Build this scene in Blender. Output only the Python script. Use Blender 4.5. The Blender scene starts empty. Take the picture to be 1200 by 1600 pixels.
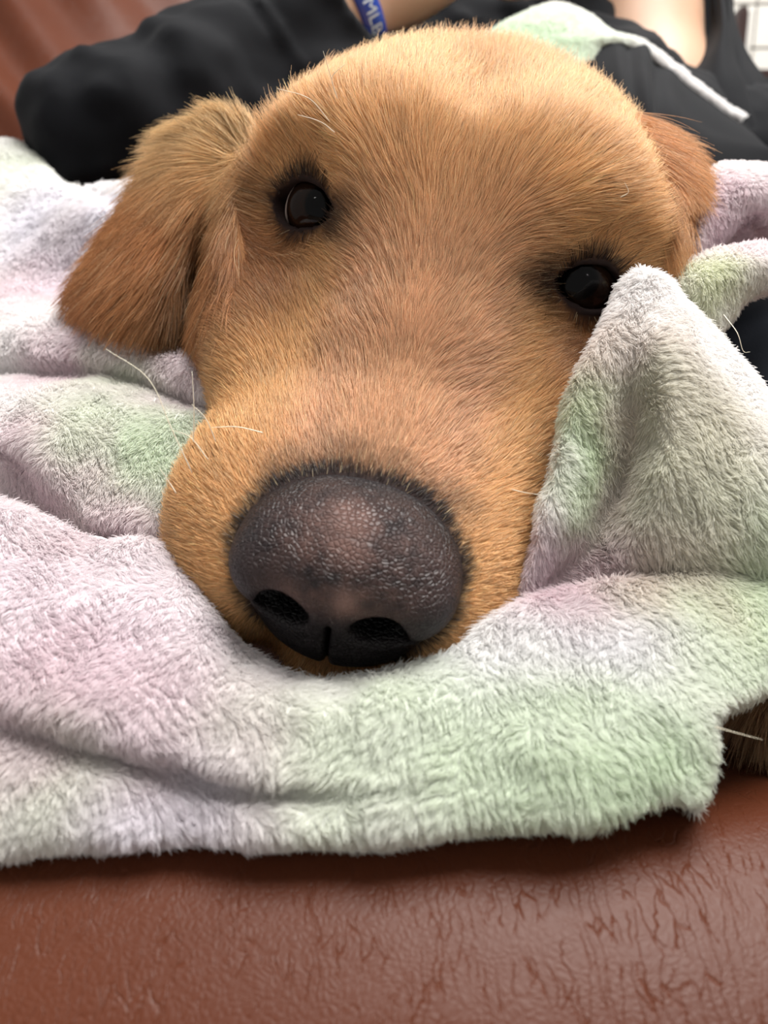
import bpy, bmesh, math, os
import numpy as np
from mathutils import Matrix, Vector

DEV_NOFUR = False
rng = np.random.default_rng(7)
scene = bpy.context.scene
col = scene.collection

# ------------------------------------------------------------------ camera
F_PX = 1209.0                       # focal length in pixels of the 1200x1600 frame
PITCH = math.radians(13.0)
CAM = np.array([0.0, 0.0, 0.095])
CR = np.array([1.0, 0.0, 0.0])
CU = np.array([0.0, math.sin(PITCH), math.cos(PITCH)])
CF = np.array([0.0, math.cos(PITCH), -math.sin(PITCH)])
cam_data = bpy.data.cameras.new('camera')
cam_data.sensor_fit = 'VERTICAL'
cam_data.sensor_height = 36.0
cam_data.lens = 36.0 * F_PX / 1600.0
cam_data.clip_start = 0.01
cam_data.clip_end = 30.0
cam_data.dof.use_dof = True
cam_data.dof.focus_distance = 0.205
cam_data.dof.aperture_fstop = 13.0
cam = bpy.data.objects.new('camera', cam_data)
cam.location = CAM
cam.rotation_euler = (math.radians(90) - PITCH, 0, 0)
col.objects.link(cam)
scene.camera = cam

# ------------------------------------------------------------------ light
world = bpy.data.worlds.new('world')
scene.world = world
world.use_nodes = True
wb = world.node_tree.nodes['Background']
wb.inputs[0].default_value = (1.0, 0.975, 0.94, 1)
wb.inputs[1].default_value = 0.28

def area_light(name, loc, target, size, power, color=(1, 1, 1)):
    l = bpy.data.lights.new(name, 'AREA')
    l.shape = 'SQUARE'
    l.size = size
    l.energy = power
    l.color = color
    o = bpy.data.objects.new(name, l)
    o.location = loc
    o.rotation_euler = (Vector(target) - Vector(loc)).to_track_quat('-Z', 'Y').to_euler()
    col.objects.link(o)
    return o
area_light('window_light', (0.45, 0.30, 1.65), (0, 0.22, 0.08), 1.0, 43.0, (1.0, 0.985, 0.96))
def lamp(name, loc, r, power, color=(1, 0.96, 0.9)):
    l = bpy.data.lights.new(name, 'POINT'); l.energy = power; l.shadow_soft_size = r; l.color = color
    o = bpy.data.objects.new(name, l); o.location = loc; col.objects.link(o)
area_light('tile_fill_light', (1.0, 1.5, 2.1), (1.0, 2.3, 0.7), 0.5, 15.0, (1.0, 0.97, 0.92))  # unseen fill light added to brighten the far tiles
lamp('room_lamp_light', (-0.55, -1.0, 1.15), 0.018, 2.4)
lamp('room_lamp_light', (0.75, -1.1, 0.95), 0.018, 2.4)
scene.cycles.use_adaptive_sampling = True
scene.cycles.adaptive_threshold = 0.1
scene.cycles.adaptive_min_samples = 16
scene.cycles.max_bounces = 6
scene.cycles.diffuse_bounces = 3
scene.cycles.glossy_bounces = 2
scene.cycles.transmission_bounces = 4
scene.view_settings.view_transform = 'Standard'
scene.view_settings.look = 'None'
scene.view_settings.gamma = 1.0
scene.view_settings.use_curve_mapping = False
scene.view_settings.exposure = 0.64

# ------------------------------------------------------------------ helpers
def pix(px, py, d):
    """pixel of the 1200x1600 frame + distance in cm along the lens axis -> world metres"""
    d = d * 0.01
    return CAM + CR * ((px - 600) / F_PX * d) + CU * ((800 - py) / F_PX * d) + CF * d

def pixa(a):
    a = np.asarray(a, float)
    d = a[..., 2:3] * 0.01
    return CAM + CR * ((a[..., 0:1] - 600) / F_PX * d) + CU * ((800 - a[..., 1:2]) / F_PX * d) + CF * d

def topix(p):
    v = np.asarray(p) - CAM
    z = v @ CF
    return 600 + F_PX * (v @ CR) / z, 800 - F_PX * (v @ CU) / z, z * 100

def srgb(r, g, b):
    c = np.array([r, g, b], float) / 255.0
    return np.where(c <= 0.04045, c / 12.92, ((c + 0.055) / 1.055) ** 2.4)

def nrm(v):
    return v / np.maximum(np.linalg.norm(v, axis=-1, keepdims=True), 1e-9)

def sstep(a, b, x):
    t = np.clip((x - a) / (b - a), 0, 1)
    return t * t * (3 - 2 * t)

def hash3(i, j, k, seed):
    h = (i * 374761393 + j * 668265263 + k * 2147483647 + seed * 974711) & 0xffffffff
    h = ((h ^ (h >> 13)) * 1274126177) & 0xffffffff
    h = ((h ^ (h >> 16)) * 2246822519) & 0xffffffff
    return ((h ^ (h >> 15)) & 0xffffff) / float(0xffffff)

def vnoise(p, scale, seed=0):
    """smooth value noise in -1..1"""
    q = np.asarray(p, float) * scale
    i = np.floor(q).astype(np.int64)
    f = q - i
    f = f * f * (3 - 2 * f)
    r = 0
    for dx in (0, 1):
        wx = f[..., 0] if dx else 1 - f[..., 0]
        for dy in (0, 1):
            wy = f[..., 1] if dy else 1 - f[..., 1]
            for dz in (0, 1):
                wz = f[..., 2] if dz else 1 - f[..., 2]
                r = r + wx * wy * wz * hash3(i[..., 0] + dx, i[..., 1] + dy, i[..., 2] + dz, seed)
    return r * 2 - 1

def vnoise3(p, scale, seed=0):
    return np.stack([vnoise(p, scale, seed + s) for s in (0, 31, 67)], -1)

def empty(name, loc, label=None, cat=None, group=None):
    o = bpy.data.objects.new(name, None)
    o.empty_display_size = 0.02
    o.location = loc
    col.objects.link(o)
    tag(o, label, cat, group)
    return o

def tag(o, label=None, cat=None, group=None, kind=None):
    if label: o['label'] = label
    if cat: o['category'] = cat
    if group: o['group'] = group
    if kind: o['kind'] = kind
    return o

def world_loc(o):
    l = np.array(o.location)
    return l + world_loc(o.parent) if o.parent else l

def place(name, data, parent=None, base=None):
    o = bpy.data.objects.new(name, data)
    col.objects.link(o)
    if parent:
        o.parent = parent
    if base is not None:
        o.location = base - (world_loc(parent) if parent else 0)
    return o

def mesh_obj(name, V, faces, mat, parent=None, base=None, smooth=True, colors=None):
    """V in world metres; base = where the object's origin stands"""
    V = np.asarray(V, float)
    if base is None:
        base = world_loc(parent) if parent else np.array([*V.mean(0)[:2], V[:, 2].min()])
    base = np.asarray(base, float)
    me = bpy.data.meshes.new(name)
    me.from_pydata((V - base).tolist(), [], faces if isinstance(faces, list) else faces.tolist())
    me.validate()
    if smooth:
        me.polygons.foreach_set('use_smooth', np.ones(len(me.polygons), bool))
    if colors is not None:
        a = me.color_attributes.new('col', 'FLOAT_COLOR', 'POINT')
        a.data.foreach_set('color', np.c_[colors, np.ones(len(colors))].astype(np.float32).ravel())
    me.update()
    if mat: me.materials.append(mat)
    return place(name, me, parent, base)

# ---- implicit surfaces (numpy) ------------------------------------------------
def smin(a, b, k):
    h = np.clip(0.5 + 0.5 * (b - a) / k, 0, 1)
    return b + (a - b) * h - k * h * (1 - h)

def smax(a, b, k):
    return -smin(-a, -b, k)

def ell(p, c, r, rot=None):
    q = p - np.asarray(c, float)
    if rot is not None:
        q = q @ rot
    r = np.asarray(r, float)
    k0 = np.linalg.norm(q / r, axis=-1)
    k1 = np.linalg.norm(q / (r * r), axis=-1)
    return np.where(k1 > 1e-6, k0 * (k0 - 1) / np.maximum(k1, 1e-6), -r.min())

def cone(p, a, b, ra, rb):
    a = np.asarray(a, float); b = np.asarray(b, float)
    ab = b - a
    t = np.clip(((p - a) @ ab) / (ab @ ab), 0, 1)
    return np.linalg.norm(p - a - t[..., None] * ab, axis=-1) - (ra + (rb - ra) * t)

def rotm(ax, deg):
    return np.array(Matrix.Rotation(math.radians(deg), 3, ax))

def polygonise(f, lo, hi, h, coarse=8):
    """surface nets of f(points)<0 on a sparse grid"""
    lo = np.asarray(lo, float); hi = np.asarray(hi, float)
    n = np.ceil((hi - lo) / h / coarse).astype(int) * coarse
    nb = n // coarse
    bc = np.stack(np.meshgrid(*[lo[i] + (np.arange(nb[i]) + 0.5) * h * coarse for i in range(3)], indexing='ij'), -1)
    Fc = f(bc.reshape(-1, 3)).reshape(nb)
    near = np.abs(Fc) < h * coarse * 1.5 + 0.15 * coarse * h
    F = np.repeat(np.repeat(np.repeat(np.where(Fc < 0, -9.0, 9.0), coarse, 0), coarse, 1), coarse, 2)
    m = np.repeat(np.repeat(np.repeat(near, coarse, 0), coarse, 1), coarse, 2)
    idx = np.argwhere(m)
    vals = np.empty(len(idx))
    for s in range(0, len(idx), 400000):
        vals[s:s + 400000] = f(lo + idx[s:s + 400000] * h)
    F[m] = vals
    S = F < 0
    C = [(0,0,0),(1,0,0),(0,1,0),(1,1,0),(0,0,1),(1,0,1),(0,1,1),(1,1,1)]
    cnt = sum(S[c[0]:n[0]-1+c[0], c[1]:n[1]-1+c[1], c[2]:n[2]-1+c[2]].astype(np.int8) for c in C)
    act = np.argwhere((cnt > 0) & (cnt < 8))
    vid = -np.ones(n, int)
    vid[act[:, 0], act[:, 1], act[:, 2]] = np.arange(len(act))
    acc = np.zeros((len(act), 3)); w = np.zeros(len(act))
    g = [F[act[:, 0] + c[0], act[:, 1] + c[1], act[:, 2] + c[2]] for c in C]
    for a in range(8):
        for b in range(a + 1, 8):
            if sum(abs(C[a][i] - C[b][i]) for i in range(3)) != 1: continue
            x = (g[a] < 0) != (g[b] < 0)
            t = np.where(x, g[a] / np.where(g[a] == g[b], 1, g[a] - g[b]), 0)
            pt = np.array(C[a], float) + t[:, None] * (np.array(C[b], float) - np.array(C[a], float))
            acc += np.where(x[:, None], pt, 0); w += x
    V = lo + (act + acc / w[:, None]) * h
    quads = []
    for ax in range(3):
        u, v = (ax + 1) % 3, (ax + 2) % 3
        sl0 = [slice(1, n[i] - 1) for i in range(3)]; sl1 = list(sl0)
        sl0[ax] = slice(0, n[ax] - 1); sl1[ax] = slice(1, n[ax])
        A = S[tuple(sl0)]; B = S[tuple(sl1)]
        for flip, M in ((False, A & ~B), (True, ~A & B)):
            e = np.argwhere(M)
            e[:, u] += 1; e[:, v] += 1
            def at(du, dv):
                q = e.copy(); q[:, u] += du; q[:, v] += dv
                return vid[q[:, 0], q[:, 1], q[:, 2]]
            q = np.stack([at(-1, -1), at(0, -1), at(0, 0), at(-1, 0)], 1)
            if flip: q = q[:, ::-1]
            quads.append(q)
    Q = np.concatenate(quads)
    Q = Q[(Q >= 0).all(1)]
    return V, Q

def vnormals(V, Q):
    n = np.cross(V[Q[:, 2]] - V[Q[:, 0]], V[Q[:, 3]] - V[Q[:, 1]])
    N = np.zeros_like(V)
    for k in range(4):
        np.add.at(N, Q[:, k], n)
    return nrm(N)

def grad(f, p, e=0.05):
    g = np.stack([f(p + d) - f(p - d) for d in np.eye(3) * e], -1)
    return nrm(g)

CELL_ROT = np.array(Matrix.Rotation(0.7, 3, 'X') @ Matrix.Rotation(0.9, 3, 'Y') @ Matrix.Rotation(0.5, 3, 'Z'))
# ---- strands ------------------------------------------------------------------
def sample(V, Q, n, dens=None):
    T = np.concatenate([Q[:, [0, 1, 2]], Q[:, [0, 2, 3]]])
    a = np.linalg.norm(np.cross(V[T[:, 1]] - V[T[:, 0]], V[T[:, 2]] - V[T[:, 0]]), axis=1)
    if dens is not None:
        a = a * dens[T].mean(1)
    k = rng.choice(len(T), n, p=a / a.sum())
    r1 = np.sqrt(rng.random(n)); r2 = rng.random(n)
    w = np.stack([1 - r1, r1 * (1 - r2), r1 * r2], 1)
    return T[k], w

def interp(A, T, w):
    return (A[T] * w[..., None]).sum(1)

def hair_obj(name, P, rad, colors, mat, parent, base=None, taper=0.25):
    """P: n,K,3 world metres; rad: n metres; colors n,3"""
    n, K = P.shape[:2]
    if base is None: base = world_loc(parent)
    hc = bpy.data.hair_curves.new(name)
    hc.add_curves([K] * n)
    hc.attributes['position'].data.foreach_set('vector', (P - base).astype(np.float32).ravel())
    t = np.linspace(0, 1, K)
    prof = 1 - (1 - taper) * t ** 1.6
    ra = hc.attributes.get('radius') or hc.attributes.new('radius', 'FLOAT', 'POINT')
    ra.data.foreach_set('value', (np.asarray(rad).reshape(-1, 1) * prof).astype(np.float32).ravel())
    ca = hc.attributes.new('col', 'FLOAT_COLOR', 'CURVE')
    ca.data.foreach_set('color', np.c_[colors, np.ones(n)].astype(np.float32).ravel())
    hc.materials.append(mat)
    o = place(name, hc, parent, base)
    o['kind'] = 'stuff'
    return o

def grow(root, N, D, L, lift=0.35, droop=0.25, K=5, wob=0.12, clump=0.0, cell=0.003, gravity=0.0, cseed=5):
    """strands from roots: D tangent direction, lift the share along the normal, droop bends it back"""
    t = np.linspace(0, 1, K)[None, :, None]
    D = nrm(D - N * (D * N).sum(-1, keepdims=True))
    L = np.asarray(L).reshape(-1, 1, 1)
    lift = np.broadcast_to(np.asarray(lift, float).reshape(-1, 1, 1), (len(root), 1, 1))
    P = root[:, None] + L * (t * D[:, None] * np.sqrt(np.maximum(1 - lift ** 2, 0.05)) + N[:, None] * (lift * t - droop * lift * t * t))
    jit = rng.normal(size=(len(root), 1, 3)) * wob
    jit2 = rng.normal(size=(len(root), 1, 3)) * wob * 0.6
    P = P + L * (jit * t ** 1.3 + jit2 * np.sin(t * math.pi) * 0.5)
    if gravity: P[..., 2] -= (L * gravity * t ** 2)[..., 0]
    if clump:
        rq = root @ CELL_ROT + 0.6 * cell * vnoise3(root, 0.35 / cell, 77)
        c = np.floor(rq / cell).astype(np.int64)
        j = np.stack([hash3(c[:, 0], c[:, 1], c[:, 2], s + cseed) for s in (1, 2, 3)], -1)
        off = ((c + 0.2 + 0.6 * j) * cell - rq) @ CELL_ROT.T
        off = off - N * (off * N).sum(-1, keepdims=True)
        P = P + off[:, None] * clump * t ** 1.2
    return P

# ------------------------------------------------------------------ materials
def new_mat(name):
    m = bpy.data.materials.new(name)
    m.use_nodes = True
    nt = m.node_tree
    return m, nt, nt.nodes['Principled BSDF']

def noise_bump(nt, bsdf, scale, strength, dist=0.001, detail=4, kind='ShaderNodeTexNoise'):
    tc = nt.nodes.new('ShaderNodeTexCoord')
    n = nt.nodes.new(kind)
    n.inputs['Scale'].default_value = scale
    if 'Detail' in n.inputs: n.inputs['Detail'].default_value = detail
    nt.links.new(tc.outputs['Object'], n.inputs['Vector'])
    b = nt.nodes.new('ShaderNodeBump')
    b.inputs['Strength'].default_value = strength
    b.inputs['Distance'].default_value = dist
    nt.links.new(n.outputs[0], b.inputs['Height'])
    nt.links.new(b.outputs[0], bsdf.inputs['Normal'])
    return n, b

def attr_mat(name, rough=0.7, spec=0.3):
    m, nt, b = new_mat(name)
    a = nt.nodes.new('ShaderNodeAttribute'); a.attribute_name = 'col'
    nt.links.new(a.outputs['Color'], b.inputs['Base Color'])
    b.inputs['Roughness'].default_value = rough
    b.inputs['Specular IOR Level'].default_value = spec
    return m, nt, b

def strand_mat(name, rough=0.45, spec=0.35, trans=0.0):
    m, nt, b = attr_mat(name, rough, spec)
    if trans:
        t = nt.nodes.new('ShaderNodeBsdfTranslucent')
        mx = nt.nodes.new('ShaderNodeMixShader'); mx.inputs[0].default_value = trans
        at = [n for n in nt.nodes if n.type == 'ATTRIBUTE'][0]
        nt.links.new(at.outputs['Color'], t.inputs['Color'])
        nt.links.new(b.outputs[0], mx.inputs[1]); nt.links.new(t.outputs[0], mx.inputs[2])
        nt.links.new(mx.outputs[0], nt.nodes['Material Output'].inputs['Surface'])
    return m

M_SKIN, _, _ = attr_mat('dog_undercoat', 0.8, 0.15)
M_FUR = strand_mat('golden_fur', 0.4, 0.4, 0.25)
# ------------------------------------------------------------------ dog
# head frame in cm: x to the picture's right, y from nose to nape, z up; then turned and set down
def rot_local(pitch, yaw, roll):
    a, b, c = [math.radians(v) for v in (pitch, yaw, roll)]
    p = np.array([[1,0,0],[0,math.cos(a),math.sin(a)],[0,-math.sin(a),math.cos(a)]])
    y = np.array([[math.cos(b),0,math.sin(b)],[0,1,0],[-math.sin(b),0,math.cos(b)]])
    r = np.array([[math.cos(c),math.sin(c),0],[-math.sin(c),math.cos(c),0],[0,0,1]])
    return r @ y @ p
R_HEAD = rot_local(36.5, 4.0, 13.5)
T_HEAD = np.array([-1.12, -2.05, 16.1])
def l2w(p):
    c = np.asarray(p, float)[..., [0, 2, 1]] @ R_HEAD.T + T_HEAD      # x, up, depth of the lens frame (cm)
    return CAM + 0.01 * (c[..., 0:1] * CR + c[..., 1:2] * CU + c[..., 2:3] * CF)
def w2l(p):
    v = (np.asarray(p, float) - CAM) * 100
    c = np.stack([v @ CR, v @ CU, v @ CF], -1) - T_HEAD
    return (c @ R_HEAD)[..., [0, 2, 1]]
def d2w(d):
    c = np.asarray(d, float)[..., [0, 2, 1]] @ R_HEAD.T
    return c[..., 0:1] * CR + c[..., 1:2] * CU + c[..., 2:3] * CF
def d2l(d):
    c = np.stack([d @ CR, d @ CU, d @ CF], -1)
    return (c @ R_HEAD)[..., [0, 2, 1]]

EYES = []
for sx, (px, py, dep) in ((-1, (503, 334, 23.7)), (1, (897, 449, 23.0))):
    e = w2l(pix(px, py, dep))
    ax = nrm(np.array([sx * 0.42, -0.80, 0.36]))
    hz = nrm(np.cross(ax, [0, 0, 1.0])) * 1.0           # roughly along the lid
    hz = nrm(hz + np.array([0, 0, -0.12 * sx * np.sign(hz[0]) * 1.0]))
    hz = nrm(hz - ax * (hz @ ax))
    vt = np.cross(hz, ax)
    if vt[2] < 0: vt = -vt
    EYES.append((sx, e, ax, hz, vt))
EYE_R = 1.12

def almond(p, e, hz, vt, a, b):
    """distance-like value of the almond slit of half width a and half height b"""
    u = (p - e) @ hz; v = (p - e) @ vt
    return (np.abs(v) / b - (1 - np.minimum((u / a) ** 2, 4))) * b

def dog_sdf(p):
    ax = np.abs(p[:, 0])
    q = np.stack([ax, p[:, 1], p[:, 2]], -1)                 # mirrored
    # cranium and forehead
    d = ell(p, (0.2, 16.5, 2.6), (6.4, 7.0, 5.5))
    d = smin(d, ell(q, (2.6, 13.4, 4.9), (3.4, 3.4, 3.1)), 1.6)          # brow domes
    d = smin(d, ell(q - np.array([0.0, 0, 0]), (2.5, 16.3, 4.4), (3.9, 4.6, 3.5)), 1.5)
    # cheeks
    d = smin(d, ell(q, (4.4, 14.4, -0.3), (3.7, 5.0, 5.0)), 2.0)
    d = smin(d, ell(q, (4.2, 10.6, 0.4), (2.5, 3.4, 2.6)), 1.6)
    # muzzle
    m = cone(p * np.array([1, 1, 1.0]), (0, 3.3, -0.45), (0, 10.5, 1.35), 1.95, 2.9)
    m = smin(m, ell(q, (2.35, 4.3, -1.6), (2.15, 3.4, 2.5)), 1.3)        # whisker pads
    m = smin(m, ell(q, (2.9, 7.6, -1.7), (2.1, 3.8, 3.2)), 1.4)
    m = smin(m, ell(p, (0, 4.6, -3.3), (2.3, 3.6, 1.5)), 0.8)            # chin
    m = smin(m, ell(p, (0, 3.1, -1.3), (2.45, 1.8, 1.7)), 0.8)           # lip under the nose
    m = smin(m, ell(p, (-3.0, 5.0, -1.7), (2.3, 3.3, 2.7)), 1.2)         # lip pushed out on the near side
    d = smin(d, m, 1.7)
    d = smin(d, cone(p, (0, 9.0, 2.4), (0, 12.8, 5.0), 1.9, 2.5), 1.7)   # stop
    # furrow between the brows
    d = d + 0.35 * np.exp(-(p[:, 0] / 0.8) ** 2) * sstep(10.5, 13, p[:, 1]) * (1 - sstep(15, 19, p[:, 1])) * sstep(3.5, 5.5, p[:, 2])
    # neck and chest go back and down behind the head
    d = smin(d, cone(p, (0, 20.0, 1.0), (2.0, 30.0, -9.0), 7.6, 9.0), 2.5)
    d = smin(d, cone(p, (2.0, 30, -9), (4.0, 37, -14), 9.0, 10.0), 2.5)
    for a_, b_, r1, r2 in LEG:
        d = smin(d, cone(p, a_, b_, r1, r2), 1.2)
    d = smax(d, -(l2w(p)[:, 2] * 100 + 1.35), 0.4)                       # lies on the seat
    # eyes: hollow, lids, slit
    for sx, e, axv, hz, vt in EYES:
        r = np.linalg.norm(p - e, axis=1)
        along = (p - e) @ axv
        lat = np.sqrt(np.maximum(r * r - along * along, 0))
        d = smax(d, -(np.where(along > -0.5, lat - 1.35, 9.0)) - 0.25, 1.3) if False else d
        # dish around the eye so that the lid lies in it
        d = smax(d, -(np.linalg.norm(p - (e + axv * 2.7), axis=1) - 2.0), 1.3)
        lid = r - (EYE_R + 0.20)
        d = smin(d, lid, 0.55)
        slit = almond(p, e + vt * 0.02, hz, vt, 1.28, 0.64 if sx < 0 else 0.60)
        cut = np.maximum(slit, -(along - 0.05))
        d = smax(d, -cut, 0.12)
        d = np.maximum(d, -(r - EYE_R * 0.98))
    return d

# foreleg tucked under the blanket at the picture's right, ending in the feathering that shows at the edge
_leg = [w2l(pix(px, py, dd)) for px, py, dd in ((1010, 620, 36), (1300, 900, 30), (1320, 1075, 22), (1262, 1098, 19.8))]
LEG = [(_leg[0], _leg[1], 4.0, 3.0), (_leg[1], _leg[2], 2.8, 1.7), (_leg[2], _leg[3], 1.7, 1.2)]

def nose_hull(p):
    q = np.stack([np.abs(p[:, 0]), p[:, 1], p[:, 2]], -1)
    d = ell(p, (0, 1.95, 0.12), (2.4, 1.95, 1.52))
    d = smin(d, ell(q, (1.45, 1.5, -0.15), (1.12, 1.4, 1.12)), 0.5)
    d = smin(d, ell(p, (0, 1.4, -1.15), (2.0, 1.3, 1.4)), 0.5)
    d = smin(d, ell(p, (0, 1.0, 0.0), (1.5, 1.0, 1.0)), 0.5)
    d = smin(d, ell(q, (1.75, 1.05, -0.02), (0.72, 0.85, 0.60)), 0.3)
    return d
def nose_sdf(p):
    ax = np.abs(p[:, 0]); q = np.stack([ax, p[:, 1], p[:, 2]], -1)
    d = nose_hull(p)
    # nostrils with the side slit that curls under the wing
    n = ell(q, (1.04, 0.30, -0.44), (0.60, 1.1, 0.48), rotm('Y', -12))
    n = smin(n, cone(q, (1.15, 0.25, -0.55), (2.05, 0.95, -0.72), 0.27, 0.16), 0.25)
    n = smin(n, cone(q, (2.05, 0.95, -0.72), (2.6, 1.8, -0.45), 0.16, 0.07), 0.15)
    d = smax(d, -n, 0.22)
    # philtrum groove
    g = np.maximum(ax - 0.035, np.maximum(p[:, 2] + 0.35, -p[:, 2] - 4))
    g = smax(ax - 0.05, p[:, 2] + 0.45, 0.2)
    d = smax(d, -np.maximum(g, p[:, 1] - 0.95), 0.16)
    return d

# --- colours of the coat in the head frame
GOLD = srgb(230, 184, 130); PALE = srgb(248, 222, 178); RUST = srgb(210, 152, 106); ROSE = srgb(226, 180, 150)
DARK = srgb(46, 34, 32); BROWN = srgb(112, 72, 44)
def lerp(a, b, t):
    return a + (b - a) * np.asarray(t)[..., None]
def coat(p):
    x, y, z = p[:, 0], p[:, 1], p[:, 2]
    n1 = vnoise(p, 0.5, 3); n2 = vnoise(p, 1.4, 9)
    c = np.broadcast_to(GOLD, p.shape).copy()
    c = lerp(c, PALE, np.clip(0.55 * np.exp(-((np.abs(x) - 2.6) / 1.9) ** 2) * sstep(12, 14.5, y) * (1 - sstep(17, 22, y)) * sstep(4, 7, z), 0, 1))
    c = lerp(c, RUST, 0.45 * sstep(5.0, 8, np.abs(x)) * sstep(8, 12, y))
    c = lerp(c, RUST, 0.30 * (1 - sstep(1.2, 3.5, np.abs(x))) * sstep(16, 19, y))
    cheek_shade = sstep(2.6, 4.2, np.abs(x)) * sstep(7.0, 9.0, y) * (1 - sstep(3.2, 5.0, z))
    c = lerp(c, srgb(160, 102, 62), 0.88 * cheek_shade)  # shade on both cheeks, painted into the coat as darker rust
    c = lerp(c, ROSE, 0.75 * (1 - sstep(1.6, 3.2, np.abs(x))) * sstep(2, 3, y) * (1 - sstep(8, 12, y)) * sstep(0.2, 1.5, z))
    c = lerp(c, GOLD * 0.9, 0.3 * (n1 * 0.5 + 0.5))
    c = c * (1 + 0.10 * n2[:, None])
    # dark fur around the nose leather
    nd = nose_hull(p)
    c = lerp(c, BROWN, 0.72 * (1 - sstep(0.1, 1.2, nd + 0.25 * n2)) * sstep(0.3, 1.2, z))
    c = lerp(c, DARK, (1 - sstep(0.02, 0.26, nd + 0.10 * n2 - 0.10 * sstep(0.4, 1.2, z))))
    c = lerp(c, srgb(8, 6, 6), 1 - sstep(-0.25, -0.08, nd))  # near-black behind the nostrils, their inner darkness painted in
    # dark liner and inner corners of the eyes
    for sx, e, axv, hz, vt in EYES:
        s = almond(p, e, hz, vt, 1.3, 0.8)
        r = np.linalg.norm(p - e, axis=1)
        un = (p - e) @ hz * (-sx * np.sign(hz[0])); vn = (p - e) @ vt      # un grows towards the nose
        ri = np.hypot((un - 1.75) * 0.75, (vn + 0.15) * 1.25) + np.where(r < 3.6, 0, 9)
        ro = np.hypot((un + 1.6) * 0.8, (vn - 0.05) * 1.3) + np.where(r < 3.6, 0, 9)
        c = lerp(c, BROWN, 0.45 * (1 - sstep(0.3, 0.9, ro + 0.2 * n2)))
        c = lerp(c, BROWN, 0.8 * (1 - sstep(0.5, 1.25, ri + 0.25 * n2)))
        c = lerp(c, DARK, 0.8 * (1 - sstep(0.2, 0.75, ri + 0.2 * n2)))
        c = lerp(c, BROWN, 0.7 * (1 - sstep(0.10, 0.55, s + 0.12 * n2)) * (r < 2.6))
        c = lerp(c, DARK, (1 - sstep(0.0, 0.24, s + 0.05 * n2)) * (r < 2.6))
    return np.clip(c, 0.004, 0.98)

DOG_BASE = pix(660, 1030, 24); DOG_BASE[2] = 0.02
dog = empty('dog', DOG_BASE, 'golden retriever resting its chin on the fleece blanket', 'dog')
HV, HQ = polygonise(dog_sdf, (-10.5, -1.0, -18), (21, 40, 12.5), 0.15 if not DEV_NOFUR else 0.2)
print('dog verts', len(HV))
HN = vnormals(HV, HQ)
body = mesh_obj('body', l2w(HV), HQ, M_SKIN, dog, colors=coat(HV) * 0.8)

NV, NQ = polygonise(nose_sdf, (-3.2, -0.6, -2.6), (3.2, 4.4, 2.4), 0.06)
m, nt, b = new_mat('nose_leather'); M_NOSE = m
a = nt.nodes.new('ShaderNodeAttribute'); a.attribute_name = 'col'
nt.links.new(a.outputs['Color'], b.inputs['Base Color'])
b.inputs['Roughness'].default_value = 0.45
b.inputs['Specular IOR Level'].default_value = 0.28
tc = nt.nodes.new('ShaderNodeTexCoord')
vo = nt.nodes.new('ShaderNodeTexVoronoi'); vo.feature = 'DISTANCE_TO_EDGE'; vo.inputs['Scale'].default_value = 900
nt.links.new(tc.outputs['Object'], vo.inputs['Vector'])
mr = nt.nodes.new('ShaderNodeMapRange'); mr.inputs[1].default_value = 0.0; mr.inputs[2].default_value = 0.22
nt.links.new(vo.outputs['Distance'], mr.inputs[0])
bp = nt.nodes.new('ShaderNodeBump'); bp.inputs['Strength'].default_value = 0.55; bp.inputs['Distance'].default_value = 0.0006
nt.links.new(mr.outputs[0], bp.inputs['Height']); nt.links.new(bp.outputs[0], b.inputs['Normal'])
n1 = vnoise(NV, 1.3, 5); n2 = vnoise(NV, 5, 6)
nc = np.broadcast_to(srgb(33, 27, 29), NV.shape).copy()
pink = np.exp(-((NV[:, 0] - 0.1) / 1.7) ** 2) * sstep(-0.5, 0.5, NV[:, 2]) * (1 - sstep(2.2, 3.0, NV[:, 1]))
nc = lerp(nc, srgb(104, 78, 71), np.clip(pink * (0.50 + 0.5 * n1 + 0.35 * n2), 0, 0.95))
nc = lerp(nc, srgb(20, 16, 18), 1 - sstep(-1.1, -0.35, NV[:, 2]))
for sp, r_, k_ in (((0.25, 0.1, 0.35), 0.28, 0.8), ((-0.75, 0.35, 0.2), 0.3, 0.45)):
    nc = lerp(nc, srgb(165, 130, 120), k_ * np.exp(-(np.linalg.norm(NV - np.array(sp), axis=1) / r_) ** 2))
nc = lerp(nc, srgb(24, 20, 22), 0.8 * sstep(1.3, 2.4, NV[:, 1]))
nc = lerp(nc, srgb(5, 4, 5), sstep(-0.10, -0.30, nose_hull(NV)))  # darkness of the nostril hollows painted into the colour
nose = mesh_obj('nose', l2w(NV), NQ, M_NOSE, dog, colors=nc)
nose['label'] = 'dark leathery nose mottled with pinkish brown'

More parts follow.
